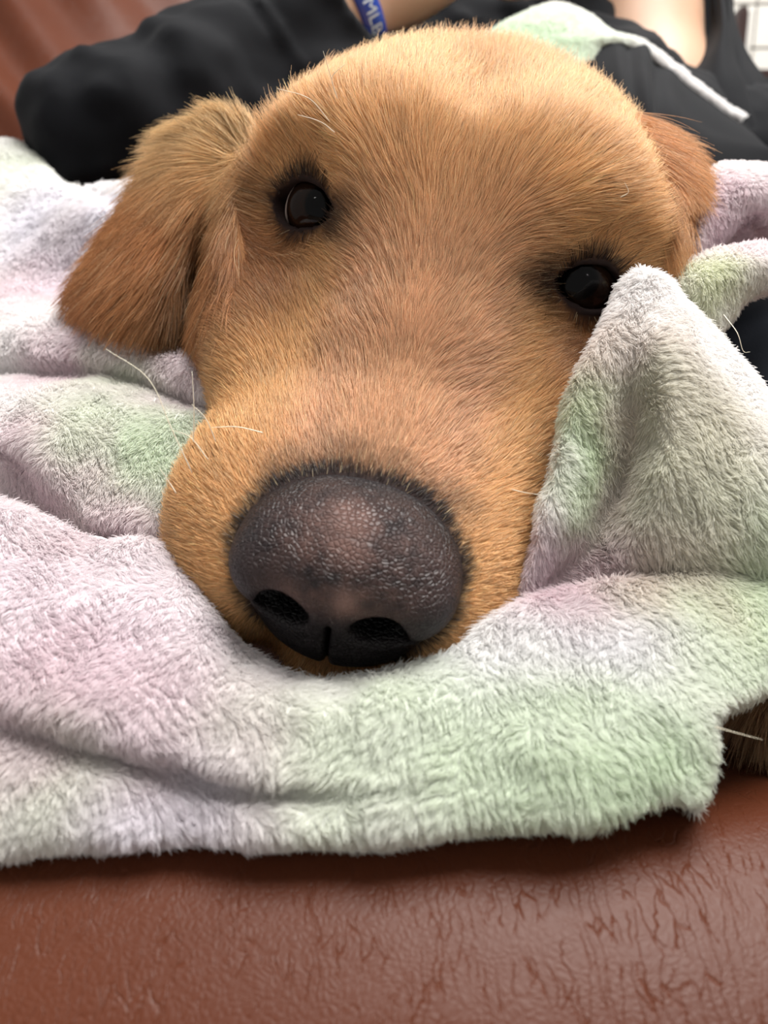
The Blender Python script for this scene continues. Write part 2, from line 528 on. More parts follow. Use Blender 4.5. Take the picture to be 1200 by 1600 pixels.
# eyes: ball with brown iris and black pupil under a clear glossy surface
m, nt, b = new_mat('eye'); M_EYE = m
a = nt.nodes.new('ShaderNodeAttribute'); a.attribute_name = 'col'
nt.links.new(a.outputs['Color'], b.inputs['Base Color'])
b.inputs['Roughness'].default_value = 0.25
b.inputs['Coat Weight'].default_value = 0.32; b.inputs['Specular IOR Level'].default_value = 0.0
b.inputs['Coat Roughness'].default_value = 0.02
def ball(c, r, axis, seg=48, rings=32):
    axis = nrm(np.asarray(axis, float)); t1 = nrm(np.cross(axis, [0.3, 0.2, 1])); t2 = np.cross(axis, t1)
    V = [c + axis * r]
    for i in range(1, rings):
        th = math.pi * i / rings
        for j in range(seg):
            ph = 2 * math.pi * j / seg
            V.append(c + r * (axis * math.cos(th) + math.sin(th) * (t1 * math.cos(ph) + t2 * math.sin(ph))))
    V.append(c - axis * r)
    Fs = [[0, 1 + j, 1 + (j + 1) % seg] for j in range(seg)]
    for i in range(rings - 2):
        o = 1 + i * seg
        Fs += [[o + j, o + seg + j, o + seg + (j + 1) % seg, o + (j + 1) % seg] for j in range(seg)]
    o = 1 + (rings - 2) * seg
    Fs += [[o + j, len(V) - 1, o + (j + 1) % seg] for j in range(seg)]
    return np.array(V), Fs
camL = w2l(CAM)
for sx, e, axv, hz, vt in EYES:
    look = nrm(nrm(camL - e) + np.array([0.05, 0, 0.25]))
    V, Fs = ball(e, EYE_R, look)
    ang = np.degrees(np.arccos(np.clip(nrm(V - e) @ look, -1, 1)))
    c = np.broadcast_to(srgb(200, 180, 170), V.shape).copy()
    c = lerp(c, srgb(30, 18, 12), 1 - sstep(76, 80, ang))
    c = lerp(c, srgb(20, 12, 10), sstep(66, 72, ang) * (1 - sstep(76, 80, ang)))
    c = lerp(c, srgb(4, 4, 5), 1 - sstep(30, 34, ang))
    # cornea bulge
    V = V + look * (0.10 * (1 - sstep(20, 48, ang)))[:, None]
    eo = mesh_obj('eye', l2w(V), Fs, M_EYE, dog, colors=c)
    eo['label'] = 'dark brown glossy eye'
# --- lofted sheets: rows of control points (px, py, cm) -> dense quad sheet
def cr(t, A):
    """Catmull-Rom through the rows of A (n, ...) at parameters t in 0..n-1"""
    n = len(A)
    i = np.clip(np.floor(t).astype(int), 0, n - 2); f = (t - i).reshape(-1, *([1] * (A.ndim - 1)))
    p1 = A[i]; p2 = A[i + 1]
    p0 = np.where((i > 0).reshape(f.shape), A[np.maximum(i - 1, 0)], 2 * p1 - p2)
    p3 = np.where((i < n - 2).reshape(f.shape), A[np.minimum(i + 2, n - 1)], 2 * p2 - p1)
    return 0.5 * (2 * p1 + (p2 - p0) * f + (2 * p0 - 5 * p1 + 4 * p2 - p3) * f ** 2 + (3 * p1 - p0 - 3 * p2 + p3) * f ** 3)
def loft(ctrl, nu, nv):
    A = np.array(ctrl, float)
    A = cr(np.linspace(0, len(A) - 1, nu), A)
    A = cr(np.linspace(0, A.shape[1] - 1, nv), A.transpose(1, 0, 2)).transpose(1, 0, 2)
    return A
def grid_quads(nu, nv):
    i, j = np.meshgrid(np.arange(nu - 1), np.arange(nv - 1), indexing='ij')
    a = (i * nv + j).ravel()
    return np.stack([a, a + 1, a + nv + 1, a + nv], 1)
def sheet(ctrl, nu, nv, facing=None):
    """world vertices, quads turned to face the lens, normals, (u, v)"""
    G = pixa(loft(ctrl, nu, nv)).reshape(-1, 3)
    Q = grid_quads(nu, nv)
    N = vnormals(G, Q)
    if (N * (CAM - G)).sum() < 0:
        Q = Q[:, ::-1]; N = -N
    u, v = np.meshgrid(np.linspace(0, 1, nu), np.linspace(0, 1, nv), indexing='ij')
    return G, Q, N, np.stack([u.ravel(), v.ravel()], 1)
def thicken(G, Q, N, nu, nv, t):
    """closed slab: front sheet + back sheet t metres behind it + rim"""
    Ns = N.reshape(nu, nv, 3).copy()
    for _ in range(4):
        Pd = np.pad(Ns, ((1, 1), (1, 1), (0, 0)), mode='edge')
        Ns = Pd[1:-1, 1:-1] + Pd[:-2, 1:-1] + Pd[2:, 1:-1] + Pd[1:-1, :-2] + Pd[1:-1, 2:]
        Ns = nrm(Ns)
    N = Ns.reshape(-1, 3)
    B = G - N * (t.reshape(-1, 1) if isinstance(t, np.ndarray) else t)
    n = len(G)
    F = np.concatenate([Q, Q[:, ::-1] + n])
    idx = np.arange(n).reshape(nu, nv)
    loop = np.concatenate([idx[0, :], idx[1:, -1], idx[-1, -2::-1], idx[-2:0:-1, 0]])
    nx = np.roll(loop, -1)
    R1 = np.stack([loop, nx, nx + n, loop + n], 1)
    # orient the rim like the front sheet
    e = {(int(a), int(b)) for q in Q for a, b in zip(q, np.roll(q, -1))} if len(Q) < 60000 else set()
    if (int(loop[0]), int(nx[0])) in e: R1 = R1[:, ::-1]
    return np.concatenate([G, B]), np.concatenate([F, R1])

EAR_L = [[(292,206,28),(334,188,26.8),(378,190,25.4),(404,204,24.6),(406,212,24.4),(408,215,24.2),(412,225,24.4)],
         [(246,262,28),(285,258,26.5),(325,270,25.2),(348,290,24.8),(356,298,24.7),(366,305,24.2),(374,312,24.0)],
         [(178,362,28),(225,372,26),(278,385,25),(300,395,25.6),(318,400,27.6),(345,400,24),(374,400,23.0)],
         [(132,440,27.6),(185,460,25.6),(245,478,24.8),(280,488,25.4),(296,495,28.2),(325,490,24),(372,478,22.4)],
         [(146,480,27),(190,497,25.6),(250,514,25),(282,524,25.8),(300,535,28.4),(325,540,24.4),(356,535,22.8)]]
EAR_R = [[(950,165,25),(990,180,25.6),(1030,205,26.8),(1060,250,28)],
         [(1000,240,23.3),(1040,250,24.2),(1070,265,25.5),(1090,290,27.5)],
         [(1022,320,22.6),(1045,325,23.2),(1068,325,24.6),(1082,330,26.5)],
         [(1030,410,22.8),(1048,412,23.4),(1066,408,24.6),(1078,405,26.5)],
         [(1025,500,23.6),(1045,500,24),(1062,495,25),(1072,490,27)]]
ears = []
for ctrl, nm in ((EAR_L, 'L'), (EAR_R, 'R')):
    nu, nv = 60, 60
    G, Q, N, UV = sheet(ctrl, nu, nv)
    V2, F2 = thicken(G, Q, N, nu, nv, 0.006)
    pl = w2l(G); n1 = vnoise(G, 60, 3); n2 = vnoise(G * np.array([1, 1, .35]), 260, 4)
    c = np.broadcast_to(srgb(200, 142, 94), G.shape).copy()
    if nm == 'L':
        c = lerp(c, srgb(244, 212, 160), 0.8 * (1 - sstep(0.08, 0.42, UV[:, 0])) * (1 - 0.4 * sstep(.5, .8, UV[:, 1])))
        c = lerp(c, srgb(62, 44, 25), 0.97 * sstep(0.2, 0.7, UV[:, 0]) * np.exp(-((UV[:, 1] - 0.55) / 0.19) ** 2))  # shade in the ear's crease painted as dark brown
        c = lerp(c, srgb(182, 120, 84), 0.6 * (1 - sstep(0.05, 0.3, UV[:, 1])) * sstep(0.5, 0.8, UV[:, 0]))
    else:
        c = lerp(c, srgb(236, 182, 128), 0.7)
    c = 0.86 * c * (1 + 0.12 * n1[:, None] + 0.12 * n2[:, None])
    eo = mesh_obj('ear', V2, F2, M_SKIN, dog, colors=np.r_[c, c] * 0.75)
    ears.append((eo, G, Q, N, UV, c, ctrl))
ears[0][0]['label'] = 'long feathered ear flopped outwards'

def tint(c, amt=0.22, pale=0.12):
    n = len(c)
    c = c * (1 + rng.normal(size=(n, 1)) * amt)
    k = rng.random(n) < pale
    c[k] = lerp(c[k], srgb(250, 225, 180), rng.random(k.sum()) * 0.6)
    return np.clip(c, 0.003, 0.95)

def grow_body(n):
    Wv = l2w(HV); Wn = nrm(d2w(HN))
    vdir = CAM - Wv; dist = np.linalg.norm(vdir, axis=1)
    face = (Wn * vdir).sum(1) / dist
    dens = np.clip(face + 0.45, 0.03, 1) * (0.20 / dist) ** 1.2
    dens = dens * np.where(HV[:, 1] > 24, 0.15, 1)
    nd = nose_hull(HV)
    dens = dens * sstep(-0.02, 0.12, nd)
    ed = np.full(len(HV), 9.0)
    for sx, e, axv, hz, vt in EYES:
        s = almond(HV, e, hz, vt, 1.22, 0.70); r = np.linalg.norm(HV - e, axis=1)
        ed = np.minimum(ed, np.where(r < 3.2, s, 9.0))
    dens = dens * sstep(0.10, 0.22, ed)
    # shorter coat means more strands per area
    dens = dens * np.where(HV[:, 1] < 10, 1.5, 1.0)
    T, w = sample(HV, HQ, n, dens)
    r = interp(HV, T, w); N = nrm(interp(HN, T, w))
    x, y, z = r.T
    side = sstep(2.0, 6.0, np.abs(x))
    brow = sstep(10.5, 13, y) * sstep(2.5, 5, z)
    D = np.stack([0.13 * x * (1 - 0.65 * brow), np.ones(n), -0.45 * side * (1 - brow) + 0.35 * brow], -1)
    # radiate from the nose near it, drop over the lips
    away = nrm(r - np.array([0, 1.0, 0.2]))
    k = (1 - sstep(0.5, 3.5, nose_hull(r)))[:, None]
    D = D * (1 - 0.7 * k) + away * 0.7 * k
    lips = (sstep(-1.0, -3.0, z) * (1 - sstep(8, 11, y)))[:, None]
    D = D + np.array([0, 0.1, -0.7]) * lips
    # around the eyes the coat sweeps away from the lids
    L = 0.55 + 0.5 * sstep(8, 12, y) + 0.35 * sstep(15, 20, y) + 0.35 * sstep(4.5, 7, np.abs(x)) * sstep(10, 13, y) + 2.0 * sstep(21, 26, y)
    L = L * (0.42 + 0.58 * sstep(0.0, 2.2, nose_hull(r)))
    ed = np.full(n, 9.0)
    for sx, e, axv, hz, vt in EYES:
        s = almond(r, e, hz, vt, 1.22, 0.70); rr = np.linalg.norm(r - e, axis=1)
        near = np.exp(-(np.maximum(s, 0) / 0.9) ** 2) * (rr < 3.5)
        D = D + nrm(r - e - axv * 0.8) * (near * 2.6)[:, None]
        ed = np.minimum(ed, np.where(rr < 3.2, s, 9.0))
    L = L * (0.30 + 0.70 * sstep(0.1, 1.2, ed))
    legs = r[:, 0] > 9.5
    D = np.where(legs[:, None], d2l(np.broadcast_to(np.array([0.0, -0.35, -1.0]), r.shape)), D)
    L = np.where(legs, 1.9, L)
    D = nrm(D) + 0.28 * vnoise3(r, 0.9, 11) + 0.12 * vnoise3(r, 3.0, 12)
    L = L * (0.65 + 0.6 * rng.random(n))
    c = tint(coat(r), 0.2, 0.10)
    c = np.where(legs[:, None], tint(np.broadcast_to(srgb(176, 140, 104), r.shape).copy()), c)
    lift = np.clip(0.30 + 0.10 * rng.normal(size=n) + 0.08 * sstep(14, 19, y), 0.12, 0.8)
    P = grow(l2w(r), nrm(d2w(N)), d2w(D), L * 0.01, lift=lift, droop=0.45, K=5, wob=0.07, clump=0.35, cell=0.0022)
    rad = np.where(y < 10, 0.000056, 0.000068) * (0.8 + 0.5 * rng.random(n))
    return P, rad, c

if not DEV_NOFUR:
    P, rad, c = grow_body(300000)
    hair_obj('fur', P, rad, c, M_FUR, dog)
    for eo, G, Q, N, UV, c0, ctrl in ears:
        L_ear = ctrl is EAR_L
        n = 60000 if L_ear else 22000
        dens = 1 + 1.5 * (1 - sstep(.0, .12, UV[:, 0]))
        T, w = sample(G, Q, n, dens)
        r = interp(G, T, w); Nn = nrm(interp(N, T, w)); uv = interp(UV, T, w); cc = interp(c0, T, w)
        nu = nv = 60
        g3 = G.reshape(nu, nv, 3)
        du = np.gradient(g3, axis=0).reshape(-1, 3); dv = np.gradient(g3, axis=1).reshape(-1, 3)
        D = nrm(interp(nrm(du), T, w)) + 0.0 * Nn
        out = nrm(interp(nrm(dv), T, w))
        if L_ear:
            tuft = (1 - sstep(0.05, 0.32, uv[:, 0])) * (1 - sstep(.45, .8, uv[:, 1]))
            D = D * (1 - 0.9 * tuft)[:, None] - out * (1.2 * tuft)[:, None] - out * (0.25 * (1 - uv[:, 1]))[:, None]
        else:
            D = D + out * (0.9 * (1 - sstep(0.0, 0.5, uv[:, 0])))[:, None]
        D = nrm(D) + 0.30 * vnoise3(r, 90, 21) + 0.1 * vnoise3(r, 300, 22)
        L = (0.013 + 0.008 * rng.random(n)) * (1 - 0.35 * sstep(.6, 1, uv[:, 0])) * (1 + 0.25 * (1 - sstep(.05, .3, uv[:, 0])) * (1 - 1.6 * sstep(.3, .6, uv[:, 1])))
        if L_ear: L = L * (1 - 0.55 * np.exp(-((uv[:, 1] - 0.64) / 0.12) ** 2) * sstep(.25, .5, uv[:, 0]))
        lift = np.clip(0.22 + 0.10 * rng.normal(size=n), 0.05, 0.6)
        P = grow(r, Nn, D, L, lift=lift, droop=0.4, K=5, wob=0.06, clump=0.6, cell=0.005)
        ho = hair_obj('fur', P, 0.000075 * (0.8 + 0.5 * rng.random(n)), tint(cc, 0.2, 0.08), M_FUR, eo, base=world_loc(dog))
# ------------------------------------------------------------------ setting: tiled wall, floor
def box_mesh(x0, x1, y0, y1, z0, z1, bev=0.0):
    bm = bmesh.new()
    bmesh.ops.create_cube(bm, size=1)
    for v in bm.verts:
        v.co = Vector(((x0 + x1) / 2 + v.co.x * (x1 - x0), (y0 + y1) / 2 + v.co.y * (y1 - y0), (z0 + z1) / 2 + v.co.z * (z1 - z0)))
    if bev:
        bmesh.ops.bevel(bm, geom=list(bm.edges), offset=bev, segments=2, affect='EDGES', profile=0.7)
    return bm
def bm_obj(name, bm, mat, parent=None, base=None, smooth=False):
    V = np.array([v.co[:] for v in bm.verts]); bm.verts.index_update()
    Fs = [[v.index for v in f.verts] for f in bm.faces]
    bm.free()
    return mesh_obj(name, V, Fs, mat, parent, base, smooth=smooth)

M_WALL, nt, b = new_mat('grout'); b.inputs['Base Color'].default_value = (*srgb(112, 108, 102), 1); b.inputs['Roughness'].default_value = 0.9
noise_bump(nt, b, 200, 0.2)
M_TILE, nt, b = new_mat('white_tile'); b.inputs['Base Color'].default_value = (*srgb(250, 247, 240), 1); b.inputs['Roughness'].default_value = 0.25
noise_bump(nt, b, 12, 0.05)
M_FLOOR, nt, b = new_mat('floor'); b.inputs['Base Color'].default_value = (*srgb(150, 130, 112), 1); b.inputs['Roughness'].default_value = 0.5
noise_bump(nt, b, 60, 0.1)
WALL_Y = 2.30
wall = bm_obj('wall_back', box_mesh(-1.6, 2.2, WALL_Y, WALL_Y + 0.1, -0.45, 2.2), M_WALL); wall['kind'] = 'structure'
floor = bm_obj('floor', box_mesh(-1.6, 2.2, -1.0, WALL_Y + 0.1, -0.5, -0.45), M_FLOOR); floor['kind'] = 'structure'
# square white tiles on the stretch of wall that shows past the hoodie
tile_me = None
def on_wall(px, py):
    v = pix(px, py, 100) - CAM
    return CAM + v * ((WALL_Y - 0.008 - CAM[1]) / v[1])
jx = on_wall(1180, 40)[0]; jz = on_wall(1180, 75)[2]
ts = on_wall(1180, 6)[2] - on_wall(1180, 75)[2]
for i in range(5):
    for k in range(8):
        x = jx + (i - 1.5) * ts; z = jz + (k - 2.5) * ts
        if tile_me is None:
            t = bm_obj('tile', box_mesh(x - ts / 2 + 0.0025, x + ts / 2 - 0.0025, WALL_Y - 0.008, WALL_Y, z - ts / 2 + 0.003, z + ts / 2 - 0.003, 0.002), M_TILE, wall, base=np.array([x, WALL_Y, z]))
            tile_me = t.data
        else:
            place('tile', tile_me, wall, np.array([x, WALL_Y, z]))

# ------------------------------------------------------------------ leather sofa
m, nt, b = new_mat('brown_leather'); M_LEATHER = m
tc = nt.nodes.new('ShaderNodeTexCoord')
def nd(kind, **kw):
    n = nt.nodes.new(kind)
    for k, v in kw.items():
        if k in n.inputs: n.inputs[k].default_value = v
        else: setattr(n, k, v)
    return n
lk = nt.links.new
warp = nd('ShaderNodeTexNoise', Scale=110.0, Detail=4.0)
lk(tc.outputs['Object'], warp.inputs['Vector'])
vadd = nd('ShaderNodeVectorMath', operation='MULTIPLY_ADD'); vadd.inputs[1].default_value = (0.007, 0.007, 0.007)
lk(warp.outputs['Color'], vadd.inputs[0]); lk(tc.outputs['Object'], vadd.inputs[2])
mp = nd('ShaderNodeMapping'); mp.inputs['Scale'].default_value = (430, 85, 85); mp.inputs['Rotation'].default_value = (0, 0, math.radians(-7))
lk(vadd.outputs[0], mp.inputs['Vector'])
cre = nd('ShaderNodeTexVoronoi', feature='DISTANCE_TO_EDGE', Scale=1.0); lk(mp.outputs[0], cre.inputs['Vector'])
cm = nd('ShaderNodeMapRange'); cm.inputs[1].default_value = 0.0; cm.inputs[2].default_value = 0.045; lk(cre.outputs['Distance'], cm.inputs[0])
mask = nd('ShaderNodeTexNoise', Scale=150.0, Detail=3.0); lk(tc.outputs['Object'], mask.inputs['Vector'])
mm = nd('ShaderNodeMapRange'); mm.inputs[1].default_value = 0.42; mm.inputs[2].default_value = 0.60; lk(mask.outputs[0], mm.inputs[0])
mix = nd('ShaderNodeMix'); mix.data_type = 'FLOAT'
lk(mm.outputs[0], mix.inputs[0]); mix.inputs[2].default_value = 1.0; lk(cm.outputs[0], mix.inputs[3])
grain = nd('ShaderNodeTexVoronoi', feature='DISTANCE_TO_EDGE', Scale=700.0); lk(vadd.outputs[0], grain.inputs['Vector'])
gm = nd('ShaderNodeMapRange'); gm.inputs[2].default_value = 0.3; lk(grain.outputs['Distance'], gm.inputs[0])
b1 = nd('ShaderNodeBump', Strength=0.14, Distance=0.0004); lk(gm.outputs[0], b1.inputs['Height'])
b2 = nd('ShaderNodeBump', Strength=0.45, Distance=0.0004); lk(mix.outputs[0], b2.inputs['Height']); lk(b1.outputs[0], b2.inputs['Normal'])
lk(b2.outputs[0], b.inputs['Normal'])
cn = nd('ShaderNodeTexNoise', Scale=14.0, Detail=5.0); lk(tc.outputs['Object'], cn.inputs['Vector'])
ramp = nd('ShaderNodeMix'); ramp.data_type = 'RGBA'
ramp.inputs[6].default_value = (*srgb(72, 34, 19), 1); ramp.inputs[7].default_value = (*srgb(86, 44, 26), 1)
lk(cn.outputs[0], ramp.inputs[0]); lk(ramp.outputs[2], b.inputs['Base Color'])
b.inputs['Roughness'].default_value = 0.42
b.inputs['Specular IOR Level'].default_value = 0.18

sofa = empty('sofa', (0.0, 0.35, -0.45), 'brown leather sofa with wrinkled seat edge under the blanket', 'sofa')
prof = np.array([(6.5, -44), (6.0, -30), (5.6, -12), (6.2, -6.5), (7.6, -3.6), (9.4, -1.9), (11.2, -0.9), (13.0, -0.25), (14.3, -0.1), (15.6, -0.35), (17.2, -1.0), (20, -1.4), (30, -1.5), (60, -1.5), (88, -1.5)], float)
pp = cr(np.linspace(0, len(prof) - 1, 150), prof)
xs = np.linspace(-0.75, 0.85, 120)
G = np.stack([np.repeat(xs, len(pp)), np.tile(pp[:, 0] * 0.01, len(xs)), np.tile(pp[:, 1] * 0.01, len(xs))], 1)
G[:, 2] += 0.0016 * vnoise(G, 9, 41) + 0.0006 * vnoise(G * np.array([3, 1, 1]), 22, 42)
Q = grid_quads(len(xs), len(pp))[:, ::-1]
if vnormals(G, Q)[len(G) // 2 + 70][2] < 0: Q = Q[:, ::-1]
V2, F2 = thicken(G, Q, vnormals(G, Q), len(xs), len(pp), 0.03)
mesh_obj('seat', V2, F2, M_LEATHER, sofa)
# leaning back cushion with soft diagonal drapes, top left of the picture
BK = [[(-420,-380,78),(-150,-380,80),(150,-380,82),(450,-380,84),(760,-330,86)],
      [(-420,-100,72),(-150,-100,74),(150,-100,76),(450,-100,78),(760,-100,82)],
      [(-420,120,64),(-150,130,65),(150,140,67),(450,150,70),(760,150,76)],
      [(-420,300,56),(-150,310,57),(150,320,58),(450,330,62),(760,330,68)],
      [(-420,430,54),(-150,440,55),(150,450,55),(450,460,58),(760,460,64)]]
BK = [[(x, y, d + (0, 0, 4, 14, 20)[k]) for k, (x, y, d) in enumerate(row)] for row in BK]
nu, nv = 120, 200
G, Q, N, UV = sheet(BK, nu, nv)
bx, by, _ = topix(G)
ph = (bx * 0.80 - by * 0.62) / 17.0
G = G + N * (0.016 * np.sin(ph + 1.2 * vnoise(G, 8, 2)) * (0.5 + 0.5 * vnoise(G, 5, 8)))[:, None]
V2, F2 = thicken(G, Q, vnormals(G, Q), nu, nv, 0.10)
bo = mesh_obj('back_cushion', V2, F2, M_LEATHER, sofa)

# ------------------------------------------------------------------ dark wooden chair far behind
M_WOOD, nt, b = new_mat('dark_wood'); b.inputs['Base Color'].default_value = (*srgb(52, 28, 24), 1); b.inputs['Roughness'].default_value = 0.4
noise_bump(nt, b, 80, 0.15)
M_WHITE, nt, b = new_mat('reflection_white'); b.inputs['Base Color'].default_value = (*srgb(225, 222, 216), 1); b.inputs['Roughness'].default_value = 0.5  # white for the reflected light on the chair post
noise_bump(nt, b, 80, 0.05)
c0 = pix(1154, 45, 190)
chair = empty('wooden_chair', (c0[0], c0[1], -0.45), 'dark wooden chair back standing before the white tiled wall', 'chair')
def cbox(name, x0, x1, y0, y1, z0, z1, mat=M_WOOD, par=chair, bev=0.004):
    return bm_obj(name, box_mesh(c0[0] + x0, c0[0] + x1, c0[1] + y0, c0[1] + y1, z0, z1, bev), mat, par)
top = c0[2] + 0.035
po = cbox('back_post', -0.014, 0.014, -0.02, 0.02, -0.45, top)
cbox('finial', -0.004, 0.014, -0.012, 0.012, top - 0.005, top + 0.012, par=po, bev=0.003)
cbox('edge_reflection', 0.0141, 0.024, -0.018, 0.018, -0.45, top - 0.002, M_WHITE, par=po, bev=0.002)  # white strip stands in for light reflected along the post edge
cbox('back_post', 0.42, 0.45, -0.02, 0.02, -0.45, top)
zr = pix(1190, 112, 190)[2]
cbox('back_rail', 0.024, 0.42, -0.012, 0.012, zr - 0.010, zr + 0.010)
cbox('back_rail', 0.024, 0.42, -0.012, 0.012, zr - 0.16, zr - 0.13)
cbox('seat', -0.02, 0.46, -0.44, -0.02, 0.0, 0.03)
for lx in (-0.01, 0.42):
    cbox('leg', lx, lx + 0.03, -0.43, -0.40, -0.45, 0.0)
# ------------------------------------------------------------------ person in a black hoodie reclining behind the dog
def wp(px, py, d):
    return pix(px, py, d) * 100.0            # world centimetres
M_HOOD, nt, b = new_mat('black_jersey'); b.inputs['Base Color'].default_value = (*srgb(12, 13, 17), 1); b.inputs['Roughness'].default_value = 0.85
b.inputs['Specular IOR Level'].default_value = 0.15; b.inputs['Sheen Weight'].default_value = 0.03; b.inputs['Sheen Roughness'].default_value = 0.4
noise_bump(nt, b, 1400, 0.25, 0.0003, 2)
M_NAVY, nt, b = new_mat('navy_jersey'); b.inputs['Base Color'].default_value = (*srgb(18, 26, 38), 1); b.inputs['Roughness'].default_value = 0.9
noise_bump(nt, b, 1400, 0.25, 0.0003, 2)
M_FLESH, nt, b = new_mat('skin'); b.inputs['Base Color'].default_value = (*srgb(200, 160, 132), 1); b.inputs['Roughness'].default_value = 0.5
b.inputs['Subsurface Weight'].default_value = 0.15; b.inputs['Subsurface Radius'].default_value = (0.01, 0.004, 0.002)
noise_bump(nt, b, 500, 0.08, 0.0004)
M_HAIR, nt, b = new_mat('dark_hair'); b.inputs['Base Color'].default_value = (*srgb(40, 28, 22), 1); b.inputs['Roughness'].default_value = 0.5
noise_bump(nt, b, 300, 0.5, 0.001)
pb = pix(900, 400, 58); pb[2] = -0.015
person = empty('person', pb, 'person in a black hoodie reclining behind the dog, face out of frame', 'person')

ELB = wp(178, 222, 44); WRI = wp(520, 30, 47.4); SHO = wp(900, 200, 56)
HND = wp(715, -92, 48.6)
def skin_sdf(p):
    d = cone(p, wp(1000, 170, 61), wp(985, -190, 63), 4.9, 5.2)                      # neck
    d = smin(d, cone(p, wp(1010, 150, 61), wp(880, 25, 62), 4.0, 3.6), 2.0)           # collar bone side
    c = wp(955, -330, 62)
    d = smin(d, ell(p, c + np.array([0, 1.5, 3.0]), (7.6, 9.2, 9.5)), 2.0)            # skull
    d = smin(d, ell(p, wp(950, -175, 58), (5.4, 5.6, 4.0)), 2.5)                      # jaw
    d = smin(d, ell(p, wp(945, -130, 54.5), (2.2, 1.8, 1.6)), 1.2)                    # chin
    d = smin(d, cone(p, wp(945, -330, 52.5), wp(945, -265, 51.2), 0.7, 1.5), 0.9)     # nose
    d = smin(d, ell(p, wp(945, -205, 53.0), (2.4, 0.9, 0.9)), 0.5)                    # lips
    a = cone(p, ELB + (WRI - ELB) * 0.88, WRI, 2.9, 3.0)
    a = smin(a, cone(p, WRI, HND, 3.0, 2.7), 1.0)
    u = nrm(HND - WRI); s = nrm(np.cross(u, [0, 1.0, 0.2])); t = np.cross(u, s)
    palm = HND + u * 3.5
    rot = np.stack([u, s, t], 1)
    a = smin(a, ell(p, palm, (4.8, 4.0, 1.6), rot), 1.2)
    for k, (o, L) in enumerate(((-2.7, 5.6), (-0.9, 6.6), (0.9, 6.3), (2.6, 5.0))):
        b0 = palm + u * 3.6 + s * o
        b1 = b0 + u * L * 0.45 + t * L * 0.12; b2 = b1 + u * L * 0.22 + t * L * 0.25; b3 = b2 + t * L * 0.25
        f = smin(cone(p, b0, b1, 0.92, 0.85), smin(cone(p, b1, b2, 0.85, 0.78), cone(p, b2, b3, 0.78, 0.65), 0.2), 0.2)
        a = smin(a, f, 0.35)
    b0 = palm - u * 1.5 - s * 3.4; b1 = b0 + u * 2.6 - s * 1.6 + t * 0.8; b2 = b1 + u * 2.4 + t * 0.8
    a = smin(a, smin(cone(p, b0, b1, 1.2, 0.95), cone(p, b1, b2, 0.95, 0.75), 0.2), 0.6)
    # shoulders and trunk inside the clothes keep it one body
    d = smin(d, cone(p, wp(1000, 230, 62), wp(760, 420, 66), 6.0, 9.0), 3.0)
    d = smin(d, cone(p, SHO, ELB, 3.0, 1.8), 2.0)
    d = smin(d, cone(p, ELB, WRI, 1.8, 2.2), 1.0)
    return smax(smin(d, a, 1.0), -(p[:, 2] + 0.9), 0.4)
V, Q = polygonise(skin_sdf, (-28, 30, -8), (38, 84, 62), 0.55)
body_p = mesh_obj('body', V * 0.01, Q, M_FLESH, person)

def hood_sdf(p):
    q = p + 0.7 * vnoise3(p, 0.28, 71) + 0.35 * vnoise3(p, 0.7, 72)
    d = cone(q, ELB, ELB + (WRI - ELB) * 0.91, 4.3, 3.95)
    ax = nrm(WRI - ELB); L = np.linalg.norm(WRI - ELB)
    tt = (p - ELB) @ ax
    rr = np.linalg.norm(p - ELB - tt[:, None] * ax, axis=1)
    d = np.maximum(d, tt - L * 0.945)
    # ribbed cuff seam and sleeve creases
    d = d + 0.30 * np.exp(-((tt - L * 0.64) / 0.3) ** 2) + 0.22 * np.exp(-((tt - L * 0.70) / 0.22) ** 2) - 0.15 * np.exp(-((tt - L * 0.67) / 0.3) ** 2)
    d = d + 0.40 * np.sin(tt * 1.3 + 0.6 * rr + 2 * vnoise(p, 0.2, 33)) * np.exp(-((tt - L * 0.16) / 4.5) ** 2)
    d = smin(d, cone(q, ELB, SHO, 4.6, 6.5), 2.0)
    t = cone(q, wp(985, 290, 60), wp(720, 440, 66), 8.0, 12.0)
    t = smin(t, cone(q, SHO, wp(1010, 300, 60), 6.5, 7.0), 3.0)
    t = smin(t, cone(q, wp(1000, 330, 58), wp(1240, 250, 60), 6.5, 6.0), 3.0)
    t = smin(t, cone(q, wp(640, 75, 58), wp(900, 90, 60), 4.0, 4.0), 2.0)
    t = t + 0.3 * np.sin((p @ nrm(np.array([1.0, 0.2, 0.7]))) * 1.5 + 2 * vnoise(p, 0.15, 5)) * 0.5
    d = smin(d, t, 1.5)
    # room for the neck and the wrist
    d = smax(d, -(cone(p, wp(1000, 120, 61), wp(985, -190, 62), 5.4, 5.8)), 0.6)
    d = smax(d, -(p[:, 2] + 1.3), 0.4)
    return smax(d, -(cone(p, ELB + (WRI - ELB) * 0.85, HND, 3.3, 3.2)), 0.3)
V, Q = polygonise(hood_sdf, (-28, 30, -8), (42, 84, 44), 0.36)
hoodie = mesh_obj('hoodie', V * 0.01, Q, M_HOOD, person)
hoodie['label'] = 'black hoodie'

